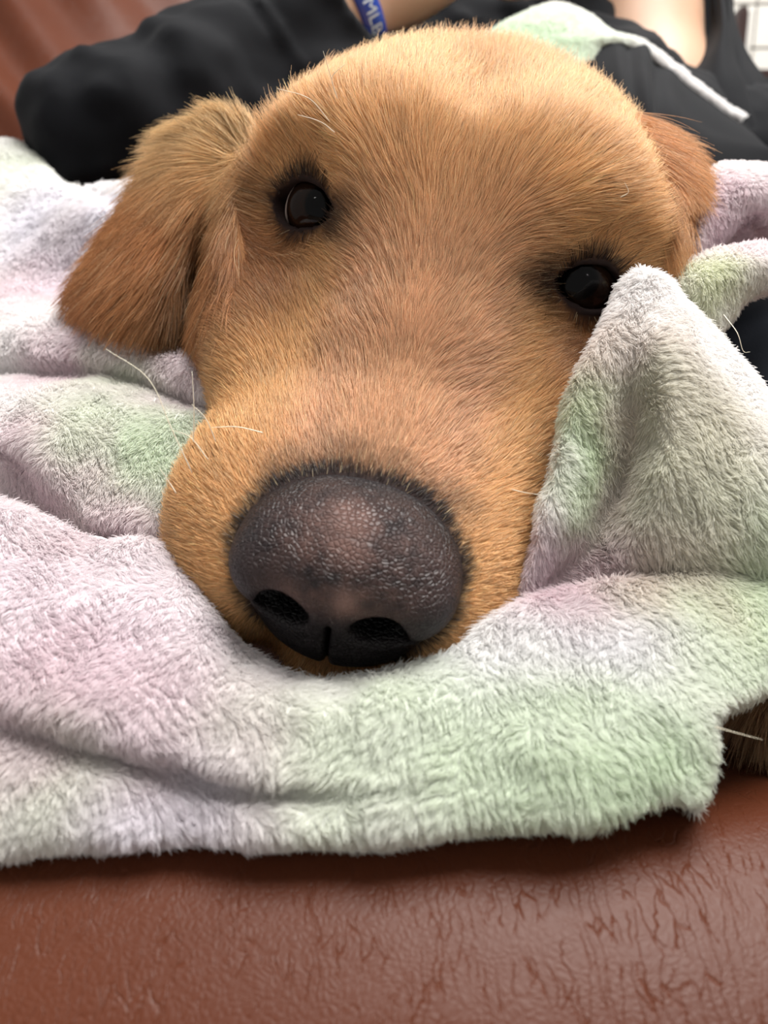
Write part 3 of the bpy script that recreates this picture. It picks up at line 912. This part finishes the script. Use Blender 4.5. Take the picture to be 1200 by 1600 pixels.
def cloth(name, ctrl, mat, parent, nu, nv, th, fold=None, label=None):
    G, Q, N, UV = sheet(ctrl, nu, nv)
    if fold is not None:
        G = G + N * fold(G, UV)[:, None]
        N = vnormals(G, Q)
    V2, F2 = thicken(G, Q, N, nu, nv, th)
    o = mesh_obj(name, V2, F2, mat, parent, base=world_loc(person))
    if label: o['label'] = label
    return o
cloth('collar', [[(1116,-60,60),(1124,-55,58.5),(1132,-50,60)], [(1113,-10,60),(1126,-8,57.5),(1137,-5,59.5)], [(1108,45,59),(1130,40,56),(1149,38,58.5)],
                 [(1090,92,57),(1130,90,54.5),(1172,88,58)], [(1076,130,55),(1140,140,53),(1204,130,57)], [(1080,190,53),(1150,200,52),(1250,200,56)],
                 [(1080,290,53),(1150,300,52),(1280,300,56)]],
      M_HOOD, hoodie, 60, 40, 0.007, lambda G, UV: 0.002 * vnoise(G, 30, 4) - 0.0035 * np.exp(-((UV[:, 1] - 0.80 + 0.1 * UV[:, 0]) / 0.03) ** 2) * sstep(.4, .6, UV[:, 0]))
cloth('hood_lining', [[(1078,-70,66),(1105,-70,66),(1136,-70,64)], [(1074,60,64),(1100,60,64),(1140,60,61)], [(1066,180,60),(1100,180,59),(1140,180,57)]],
      M_HOOD, hoodie, 20, 20, 0.006)
cloth('front_panel', [[(880,118,48),(930,82,48),(972,72,48.5),(1028,104,49),(1088,154,49.5),(1150,192,51)],
                      [(878,110,46),(930,72,46),(972,64,46.5),(1030,98,47),(1090,150,47.5),(1155,190,49)],
                      [(884,160,44),(938,130,43.5),(985,120,43),(1040,150,43.5),(1105,195,45),(1190,225,47)],
                      [(890,230,43),(945,215,42),(995,205,41.5),(1055,215,42),(1120,235,44),(1220,250,47)],
                      [(900,330,43),(950,320,42),(1000,310,42),(1060,320,42),(1130,330,44),(1260,330,47)],
                      [(900,430,42),(950,420,42),(1000,420,42),(1060,430,42),(1130,440,44),(1260,440,46)]],
      M_HOOD, hoodie, 80, 110, 0.008,
      lambda G, UV: 0.0028 * np.sin(UV[:, 1] * 38 + UV[:, 0] * 5) * np.exp(-((UV[:, 1] - 0.52) / 0.13) ** 2) * (1 - sstep(.5, .8, UV[:, 0])) + 0.003 * vnoise(G, 25, 6))
# navy trouser leg beyond the upright fold of the blanket
def leg_sdf(p):
    q = p + 0.5 * vnoise3(p, 0.3, 81)
    return smax(-(p[:, 2] + 1.3), smin(cone(q, wp(1120, 640, 33), wp(1420, 610, 37), 5.6, 6.5), cone(q, wp(1420, 610, 37), wp(1300, 420, 62), 6.5, 8.0), 2), 0.3)
V, Q = polygonise(leg_sdf, (-2, 18, -6), (40, 74, 34), 0.5)
tr = mesh_obj('trouser_leg', V * 0.01, Q, M_NAVY, person)
tr['label'] = 'dark navy trouser leg'

# hair outside the frame
hc_ = wp(955, -330, 62) + np.array([0, 2.6, 4.6])
def hair_sdf(p):
    d = ell(p, hc_, (8.3, 9.6, 9.6)) + 0.25 * vnoise(p, 0.9, 7)
    return smax(d, -(ell(p, hc_ + np.array([0, -7.5, -7.0]), (7.5, 8.5, 10.0))), 0.8)
V, Q = polygonise(hair_sdf, hc_ - 12, hc_ + 12, 0.5)
mesh_obj('hair', V * 0.01, Q, M_HAIR, person)

# ------------------------------------------------------------------ silicone wristband with lettering
M_BAND, nt, b = new_mat('blue_silicone'); b.inputs['Roughness'].default_value = 0.35
a = nt.nodes.new('ShaderNodeAttribute'); a.attribute_name = 'col'; nt.links.new(a.outputs['Color'], b.inputs['Base Color'])
M_PRINT, nt, b = new_mat('white_print'); b.inputs['Base Color'].default_value = (*srgb(226, 238, 240), 1); b.inputs['Roughness'].default_value = 0.6
bu = nrm(HND - WRI)
bc = WRI + bu * 1.05
bv = nrm((CAM * 100 - bc) - bu * ((CAM * 100 - bc) @ bu)); bw = np.cross(bu, bv)
def band_pt(phi, h, r):
    """phi 0 faces the lens; h along the arm in cm"""
    return bc + bu * h + (bv * math.cos(phi) + bw * math.sin(phi)) * r
NB, prof_b = 96, [(-0.72, 0), (-0.66, 0.10), (0, 0.13), (0.66, 0.10), (0.72, 0), (0.66, -0.10), (-0.66, -0.10)]
RB = 3.22
V = []; cols = []
for i in range(NB):
    ph = 2 * math.pi * i / NB
    for h, o in prof_b:
        V.append(band_pt(ph, h, RB + o)); cols.append(srgb(30, 64, 160))
sgn = 1.0 if (topix(band_pt(0.5, 0, RB) * 0.01)[1] > topix(bc * 0.01)[1]) else -1.0     # which way round is down in the picture
k = len(prof_b)
Fs = [[i * k + j, i * k + (j + 1) % k, ((i + 1) % NB) * k + (j + 1) % k, ((i + 1) % NB) * k + j] for i in range(NB) for j in range(k)]
cols = np.array(cols)
phis = np.repeat(np.arange(NB) / NB * 2 * math.pi, k); phis = np.where(phis > math.pi, phis - 2 * math.pi, phis) * sgn
PH_RED = 1.02
cols = lerp(cols, srgb(120, 30, 44), ((phis > PH_RED) & (phis < 2.4)).astype(float))
band = mesh_obj('wristband', np.array(V) * 0.01, Fs, M_BAND, colors=cols)
tag(band, 'blue silicone wristband with white letters on the bare wrist', 'wristband')
fc = bpy.data.curves.new('letters', 'FONT'); fc.body = 'MLB'; fc.size = 1.0; fc.align_x = 'CENTER'; fc.align_y = 'CENTER'; fc.extrude = 0.0
fo = bpy.data.objects.new('letters', fc); col.objects.link(fo)
me = fo.to_mesh(); LV = np.array([v.co[:] for v in me.vertices]); LF = [list(p.vertices) for p in me.polygons]
fo.to_mesh_clear(); bpy.data.objects.remove(fo)
LV[:, :2] *= 1.05
PH_TXT = 0.30
def wrap(LV, phc):
    return np.array([band_pt(sgn * (phc + x / RB), y * 1.0, RB + 0.135) for x, y, _ in LV]) * 0.01
mesh_obj('letters', wrap(LV, PH_TXT), LF, M_PRINT, band, smooth=False)
tri = np.array([(-0.42, 0.36, 0), (0.42, 0.0, 0), (-0.42, -0.36, 0)])
mesh_obj('arrow_mark', wrap(tri, PH_TXT - 0.48), [[0, 1, 2]], M_PRINT, band, smooth=False)
# ------------------------------------------------------------------ plush blanket
colsA = [
 (-460, [(700,21),(830,18.6),(960,17),(1070,15.9),(1120,16.1),(1195,15.0),(1322,14.4)]),
 (-140, [(740,20),(860,18),(980,16.6),(1080,15.6),(1130,15.7),(1200,14.8),(1322,14.3)]),
 (0,    [(790,19.5),(900,17.6),(1000,16.2),(1088,15.2),(1135,15.5),(1210,14.6),(1318,14.2)]),
 (130,  [(838,19),(930,17.4),(1030,15.9),(1122,14.9),(1168,15.25),(1232,14.5),(1318,14.2)]),
 (255,  [(866,18.6),(960,17),(1060,15.6),(1163,14.5),(1202,14.9),(1252,14.4),(1316,14.2)]),
 (380,  [(1012,17.2),(1062,16),(1115,15.2),(1203,14.4),(1234,14.7),(1270,14.3),(1314,14.2)]),
 (510,  [(1062,16.8),(1092,15.7),(1125,15),(1212,14.3),(1245,14.4),(1275,14.2),(1310,14.2)]),
 (640,  [(1050,16.6),(1082,15.6),(1120,15),(1200,14.3),(1235,14.2),(1270,14.1),(1304,14.2)]),
 (760,  [(978,17),(1038,15.9),(1100,15.1),(1180,14.5),(1220,14.3),(1258,14.15),(1294,14.2)]),
 (880,  [(930,17.8),(1010,16.3),(1090,15.3),(1170,14.6),(1210,14.4),(1248,14.25),(1278,14.25)]),
 (1000, [(910,18),(1000,16.5),(1085,15.4),(1160,14.8),(1200,14.55),(1236,14.4),(1265,14.4)]),
]
A = []
for x, ys in colsA:
    c = [(x, ys[0][0] + 34, ys[0][1] + 2.4), (x, ys[0][0] + 4, ys[0][1] + 0.5)]
    c += [(x, y, d) for y, d in ys]
    c += [(x, ys[-1][0] + 3, ys[-1][1] + 0.9)]
    A.append(c)
A.append([(1090,935,20.4),(1090,902,18.5),(1090,898,18),(1084,990,16.6),(1075,1080,15.6),(1065,1150,15),(1060,1190,14.8),(1055,1225,14.6),(1050,1256,14.6),(1050,1260,15.4)])
A.append([(1300,945,20.8),(1300,918,19),(1300,912,18.5),(1280,1000,17),(1205,1066,16.1),(1128,1112,15.6),(1116,1165,15.3),(1108,1215,15),(1088,1250,14.8),(1086,1254,15.6)])
A.append([(1310,950,21.5),(1310,930,20),(1310,925,19.6),(1290,1005,18.2),(1212,1070,17.2),(1130,1116,16.7),(1118,1168,16.3),(1110,1217,15.9),(1086,1250,15.6),(1084,1253,16.4)])
A = np.array(A).transpose(1, 0, 2)

B = [[(-160,205,46),(0,222,43),(60,240,42),(105,288,40),(170,288,35),(225,278,33)],
     [(-160,215,44),(0,230,41),(60,250,40),(108,296,38),(170,292,33.5),(228,284,31.5)],
     [(-140,330,38),(0,340,36),(90,322,34),(160,330,31.5),(215,360,30),(260,400,29)],
     [(-140,440,34),(0,440,32.5),(90,440,32.2),(150,450,31),(220,470,30),(290,500,28)],
     [(-140,490,30),(0,492,28.5),(90,500,27.5),(170,503,26.5),(240,528,25.5),(325,588,23.6)],
     [(-140,545,28.5),(0,545,27.3),(90,550,26.3),(170,555,25.4),(250,585,24.4),(335,625,23.0)],
     [(-140,590,28.4),(0,588,27.4),(90,590,26.4),(170,590,25.6),(250,615,24.8),(340,650,23.4)],
     [(-140,605,25.5),(0,610,24.2),(90,608,23.8),(170,620,23.4),(255,640,22.8),(345,670,22.2)],
     [(-140,650,24),(0,655,22.6),(90,670,22),(170,700,21.6),(250,730,21.2),(345,745,21)],
     [(-140,690,23.4),(0,695,22),(80,745,21),(140,800,20.4),(215,820,20.2),(320,835,20.4)],
     [(-140,725,24.4),(0,735,23.2),(70,790,22.2),(125,838,21.5),(190,855,21),(310,875,20.6)],
     [(-140,830,23),(0,860,22),(80,890,21.5),(140,920,21.3),(200,930,20.8),(320,960,20.4)]]

B = [[(-460, r_[0][1] - 12, r_[0][2] + 1.2)] + r_ for r_ in B]
C = [[(965,490,23),(985,450,22.6),(1000,440,22.2),(1018,442,22.2),(1045,460,22.4),(1090,500,23),(1110,520,24)],
     [(965,482,22),(970,458,20.8),(992,438,20.4),(1008,435,20.3),(1042,448,20.6),(1080,482,21.4),(1095,500,23)],
     [(940,572,23),(912,562,19.8),(945,545,19.3),(990,540,19.3),(1050,535,18.9),(1136,545,20.4),(1150,560,22.4)],
     [(915,668,23),(884,660,19.3),(920,650,18.8),(980,650,19.4),(1060,640,18.1),(1190,620,19.6),(1210,640,21.5)],
     [(892,768,22.5),(862,760,18.8),(900,750,18.4),(972,755,19.5),(1050,750,17.8),(1230,710,18.8),(1255,730,20.5)],
     [(866,858,22),(838,850,18.4),(868,850,18.2),(930,842,19.3),(1030,850,17.9),(1260,835,18.2),(1290,850,20)],
     [(828,935,20),(806,930,18.4),(832,930,18.2),(878,925,19.0),(1020,925,18.5),(1280,925,18.4),(1310,930,20)],
     [(815,1000,20),(800,1000,19),(830,1000,19),(880,1000,19.6),(1030,1000,19.4),(1280,1000,19.4),(1320,1000,20)]]
D = [[(1058,415,27.5),(1072,330,28.2),(1118,275,29),(1170,266,29.5),(1280,285,30)],
     [(1056,408,25.6),(1070,322,26),(1116,266,26.6),(1170,258,27),(1280,275,28)],
     [(1062,425,24.5),(1088,345,24.6),(1130,295,25),(1175,285,25.5),(1280,300,26.5)],
     [(1070,435,24.3),(1108,372,24.6),(1150,337,25.3),(1190,327,25.8),(1280,340,26.6)],
     [(1085,445,25.2),(1125,400,26.3),(1160,383,27.2),(1195,373,27.7),(1280,385,28.4)],
     [(1095,480,25.5),(1130,450,26.5),(1165,430,27.3),(1200,420,27.8),(1280,430,28.5)]]
E_ = [[(1035,440,25.4),(1080,418,25.2),(1130,393,25.4),(1190,385,26),(1290,398,27)],
     [(1033,432,23.8),(1078,410,23.5),(1130,387,23.7),(1190,380,24.3),(1290,392,25.2)],
     [(1050,450,22.6),(1090,435,22.3),(1135,415,22.6),(1195,405,23.2),(1290,405,24)],
     [(1080,490,22.4),(1105,475,22.2),(1140,455,22.6),(1180,440,23.2),(1280,425,24)],
     [(1110,515,22.8),(1125,510,22.8),(1145,490,23.2),(1175,462,23.8),(1280,445,24.6)],
     [(1112,520,24.0),(1128,514,24.0),(1146,494,24.4),(1172,466,25.0),(1280,450,25.8)]]
F_ = [[(730,80,48),(800,40,49),(862,14,50),(912,26,50),(950,52,49)],
     [(730,72,45.5),(800,32,46.5),(864,7,47.5),(914,20,47.5),(955,48,47)],
     [(730,110,43),(810,80,44),(868,58,45),(915,55,45.5),(962,62,46)],
     [(740,170,42),(820,130,43),(876,108,44),(920,92,45),(965,78,46.5)]]
J_ = [[(868,92,47.5),(910,70,47.5),(955,58,47.5),(1002,72,48),(1062,118,48.5),(1115,158,49.5),(1160,186,50.5)],
     [(866,84,46),(908,62,46),(955,52,46),(1004,64,46.5),(1064,108,47),(1118,150,48),(1164,180,49)],
     [(874,96,45.4),(915,72,45.4),(957,63,45.6),(1000,76,46.2),(1058,119,46.8),(1112,160,47.8),(1158,188,48.8)],
     [(880,108,46.2),(920,82,46.4),(957,72,46.6),(998,86,47.2),(1054,128,47.8),(1108,168,48.8),(1154,194,49.8)]]

G_WHITE = srgb(246, 243, 242); G_GREEN = srgb(214, 230, 200); G_LEAF = srgb(166, 206, 138); G_MAUVE = srgb(214, 186, 196); G_PINK = srgb(246, 232, 240); G_LAV = srgb(238, 236, 246); G_BEIGE = srgb(216, 196, 184)
DYE_AND_SHADE = [(130,1080,15.2,2.2,G_MAUVE,.85),(235,1165,14.6,1.6,G_MAUVE,.7),(20,1060,15.6,1.8,G_MAUVE,.6),(350,1200,14.5,1.3,G_MAUVE,.5),(20,860,18.5,3.5,G_PINK,.8),(260,940,17.3,2.4,G_PINK,.5),
       (470,1190,14.5,2.0,G_GREEN,.5),(700,1130,15,2.4,G_GREEN,.55),(860,1200,14.4,2.0,G_GREEN,.8),(1040,1190,14.8,1.7,G_LEAF,.5),(1180,1020,16.6,1.8,G_LEAF,.4),(960,990,16.6,1.5,G_LAV,.6),(760,1010,16,1.6,G_LAV,.4),
       (60,1250,14.4,1.5,G_GREEN,.45),(250,1290,14.2,1.6,G_LAV,.6),(1080,930,17.5,2.0,G_GREEN,.5),
       (230,700,21.5,2.4,G_GREEN,.95),(120,650,22.5,1.8,G_GREEN,.5),(70,775,21.5,1.6,G_MAUVE,.9),(20,720,22.5,1.5,G_MAUVE,.7),(190,835,20.3,1.5,G_MAUVE,.7),(100,570,26,2.0,G_MAUVE,.8),(230,545,25,2.0,G_MAUVE,.75),(300,600,23.6,1.4,G_MAUVE,.6),
       (180,585,25,1.4,G_GREEN,.6),(40,270,40,3.0,G_GREEN,.4),(40,450,32,3.5,G_MAUVE,.6),(110,420,32,2.0,G_PINK,.8),(60,350,35,3,G_LAV,.8),(170,340,31.5,2.0,G_LAV,.8),
       (935,700,18.8,1.15,G_LEAF,1.0),(945,610,19,1.1,G_LEAF,.8),(925,800,18.4,1.0,G_LEAF,.8),(1170,880,18.2,1.6,G_LEAF,.6),(850,890,18.2,1.3,G_MAUVE,.95),(900,560,19.8,1.2,G_BEIGE,.8),(990,690,19.3,1.0,G_BEIGE,.9),(990,780,19.3,1.3,G_BEIGE,.8),  # beige patches also paint in the warm shade of the upright fold
       (1010,560,19.2,1.2,G_BEIGE,.5),(1090,680,18,2.2,srgb(214,208,184),.8),(1100,800,18,1.8,srgb(206,212,186),.7),(930,890,19,1.2,G_MAUVE,.8),(1040,900,18.2,1.6,G_BEIGE,.7),
       (1120,340,24.8,2.2,G_MAUVE,.9),(1180,380,27,2.0,G_MAUVE,1.0),(1120,440,22.4,1.6,srgb(214,220,180),.9),(870,60,45,4.0,srgb(214,230,206),.95),(790,70,45,4.0,srgb(200,222,190),.9)]
def dye_and_shade(p):
    c = np.broadcast_to(G_WHITE, p.shape).copy()
    q = p + 0.006 * vnoise3(p, 90, 55)
    for px, py, d, r, colr, k in DYE_AND_SHADE:
        w = k * np.exp(-(np.linalg.norm(q - pix(px, py, d), axis=1) / (r * 0.01)) ** 2)
        c = lerp(c, colr, np.minimum(w, 1))
    return lerp(c, G_WHITE, np.full(len(c), 0.30))

M_CLOTH, nt, b = attr_mat('fleece_backing', 0.9, 0.1)
M_PILE = strand_mat('fleece_pile', 0.6, 0.15, 0.5)
bb = pix(600, 1300, 15); bb[2] = 0.0
blanket = empty('blanket', bb, 'white plush blanket with pale green and mauve patches bunched around the dog', 'blanket')
SHEETS = [('front_swath', A, 90, 170), ('side_folds', B, 120, 80), ('upright_fold', C, 100, 90), ('far_roll', D, 50, 50), ('far_flap', E_, 50, 50), ('chest_corner', F_, 40, 50), ('chest_hem', J_, 24, 80)]
allV = []; allF = []; off = 0; src = []
for nm, ctrl, nu, nv in SHEETS:
    G, Q, N, UV = sheet(ctrl, nu, nv)
    amp = 0.0016 if nm in ('front_swath', 'side_folds', 'upright_fold') else 0.0008
    G = G + N * (amp * vnoise(G, 55, 61) + amp * 0.5 * vnoise(G, 130, 62))[:, None]
    N = vnormals(G, Q)
    V2, F2 = thicken(G, Q, N, nu, nv, 0.0008)
    allV.append(V2); allF.append(F2 + off); off += len(V2)
    src.append((G, Q, N))
V = np.concatenate(allV); Fm = np.concatenate(allF)
fab = mesh_obj('fabric', V, Fm, M_CLOTH, blanket, colors=dye_and_shade(V) * 0.72)
if not DEV_NOFUR:
    Gs = np.concatenate([s[0] for s in src]); Ns = np.concatenate([s[2] for s in src])
    o = 0; Qs = []
    for s in src:
        Qs.append(s[1] + o); o += len(s[0])
    Qs = np.concatenate(Qs)
    vd = CAM - Gs; dist = np.linalg.norm(vd, axis=1); fc_ = (Ns * vd).sum(1) / dist
    px_, py_, _ = topix(Gs)
    infr = np.where((px_ > -60) & (px_ < 1260), 1.0, 0.12)
    dens = np.clip(fc_ + 0.5, 0.1, 1) * np.clip(0.17 / dist, 0, 1) ** 1.3 * infr
    n = 420000
    T, w = sample(Gs, Qs, n, dens)
    r = interp(Gs, T, w); Nn = nrm(interp(Ns, T, w))
    dn = np.clip(np.linalg.norm(r - CAM, axis=1) / 0.17, 0.9, 2.6)
    flow = np.array([0.15, -0.25, -0.75]) + 0.62 * vnoise3(r, 75, 31) + 0.5 * vnoise3(r, 190, 32)
    L = 0.0025 * (0.7 + 0.6 * rng.random(n)) * (1 + 0.3 * vnoise(r, 150, 35))
    lift = np.clip(0.55 + 0.15 * rng.normal(size=n), 0.2, 0.9)
    P = grow(r, Nn, flow, L, lift=lift, droop=0.35, K=4, wob=0.10, clump=0.5, cell=0.0023, cseed=9)
    hair_obj('pile', P, 0.000085 * dn * (0.8 + 0.4 * rng.random(n)), np.clip(dye_and_shade(r) * (1 + 0.05 * rng.normal(size=(n, 1))), 0, 0.95), M_PILE, blanket)
# ------------------------------------------------------------------ whiskers and stray hairs
M_WHISK, nt, b = new_mat('whisker'); b.inputs['Base Color'].default_value = (*srgb(255, 246, 222), 1); b.inputs['Roughness'].default_value = 0.3
def strand(name, pts, parent, r=0.00015, taper=0.35, ns=5):
    W = pixa(np.array(pts, float)); W = cr(np.linspace(0, len(W) - 1, 16), W)
    T = nrm(np.gradient(W, axis=0)); s = nrm(np.cross(T, [0.3, 0.9, 0.31])); t = np.cross(T, s)
    V = []; n = len(W)
    for i in range(n):
        rr = r * (1 - (1 - taper) * i / (n - 1))
        V += [W[i] + rr * (s[i] * math.cos(2 * math.pi * k / ns) + t[i] * math.sin(2 * math.pi * k / ns)) for k in range(ns)]
    Fs = [[i * ns + k, i * ns + (k + 1) % ns, (i + 1) * ns + (k + 1) % ns, (i + 1) * ns + k] for i in range(n - 1) for k in range(ns)]
    Fs += [list(range(ns))[::-1], [(n - 1) * ns + k for k in range(ns)]]
    return mesh_obj(name, V, Fs, M_WHISK, parent)
hx, hy, hd = topix(l2w(HV))
def sd(px, py):
    m = np.hypot(hx - px, hy - py) < 12
    return hd[m].min() if m.any() else 22.0
for root, pts in (((515, 190), [(483, 154, -.9), (433, 138, -1.2)]), ((523, 207), [(500, 190, -.8), (465, 179, -1.1)]), ((527, 154), [(519, 121, -.9), (540, 100, -1.3)]), ((520, 130), [(512, 104, -.9), (505, 80, -1.3)]),
                  ((300, 738), [(268, 670, -1.0), (232, 592, -1.4), (165, 545, -1.6)]), ((325, 718), [(298, 684, -.7), (270, 672, -1.0)]), ((337, 690), [(322, 655, -.8), (300, 632, -1.0)]), ((302, 690), [(303, 640, -.8), (300, 580, -1.0)]),
                  ((275, 770), [(262, 750, -.5), (250, 732, -.8)]), ((410, 676), [(370, 667, -.6), (330, 668, -.8)]), ((970, 308), [(982, 300, -.6), (976, 285, -.9)]), ((800, 765), [(822, 770, -.8), (846, 773, -1.2)])):
    d0 = sd(*root)
    strand('whisker', [(root[0], root[1], d0 - 0.35)] + [(x, y, d0 + dd) for x, y, dd in pts], dog)
h1 = strand('stray_hair', [(1131, 492, 20.2), (1152, 520, 19.6), (1161, 548, 19.6), (1172, 550, 19.5)], None, 0.0001)
tag(h1, 'single pale dog hair stuck on the upright blanket fold', 'hair')
h2 = strand('stray_hair', [(1118, 1136, 14.6), (1150, 1145, 14.8), (1192, 1156, 15.2)], None, 0.00011)
tag(h2, 'single pale dog hair sticking out past the blanket corner', 'hair')
if not DEV_NOFUR:
    # dark lashes over both eyes
    Pl = []; 
    for sx, e, axv, hz, vt in EYES:
        for i in range(55):
            u = rng.uniform(-1.15, 1.15)
            h = 0.72 * (1 - (u / 1.3) ** 2)
            p0 = e + hz * u + vt * h
            p0 = e + nrm(p0 - e + axv * 1.0) * (EYE_R + 0.26)
            dr = nrm(vt * 1.0 + hz * (u * 0.8 + rng.normal() * 0.25) + axv * 0.9 + rng.normal(size=3) * 0.12)
            Ln = rng.uniform(0.35, 0.95)
            t = np.linspace(0, 1, 5)[:, None]
            Pl.append(l2w(p0 + dr * Ln * t + (hz * u * 0.25 - axv * 0.35 + vt * 0.1) * Ln * t ** 2))
    Pl = np.array(Pl)
    hair_obj('eyelashes', Pl, np.full(len(Pl), 0.00009), np.broadcast_to(srgb(40, 28, 22), (len(Pl), 3)), M_FUR, dog)
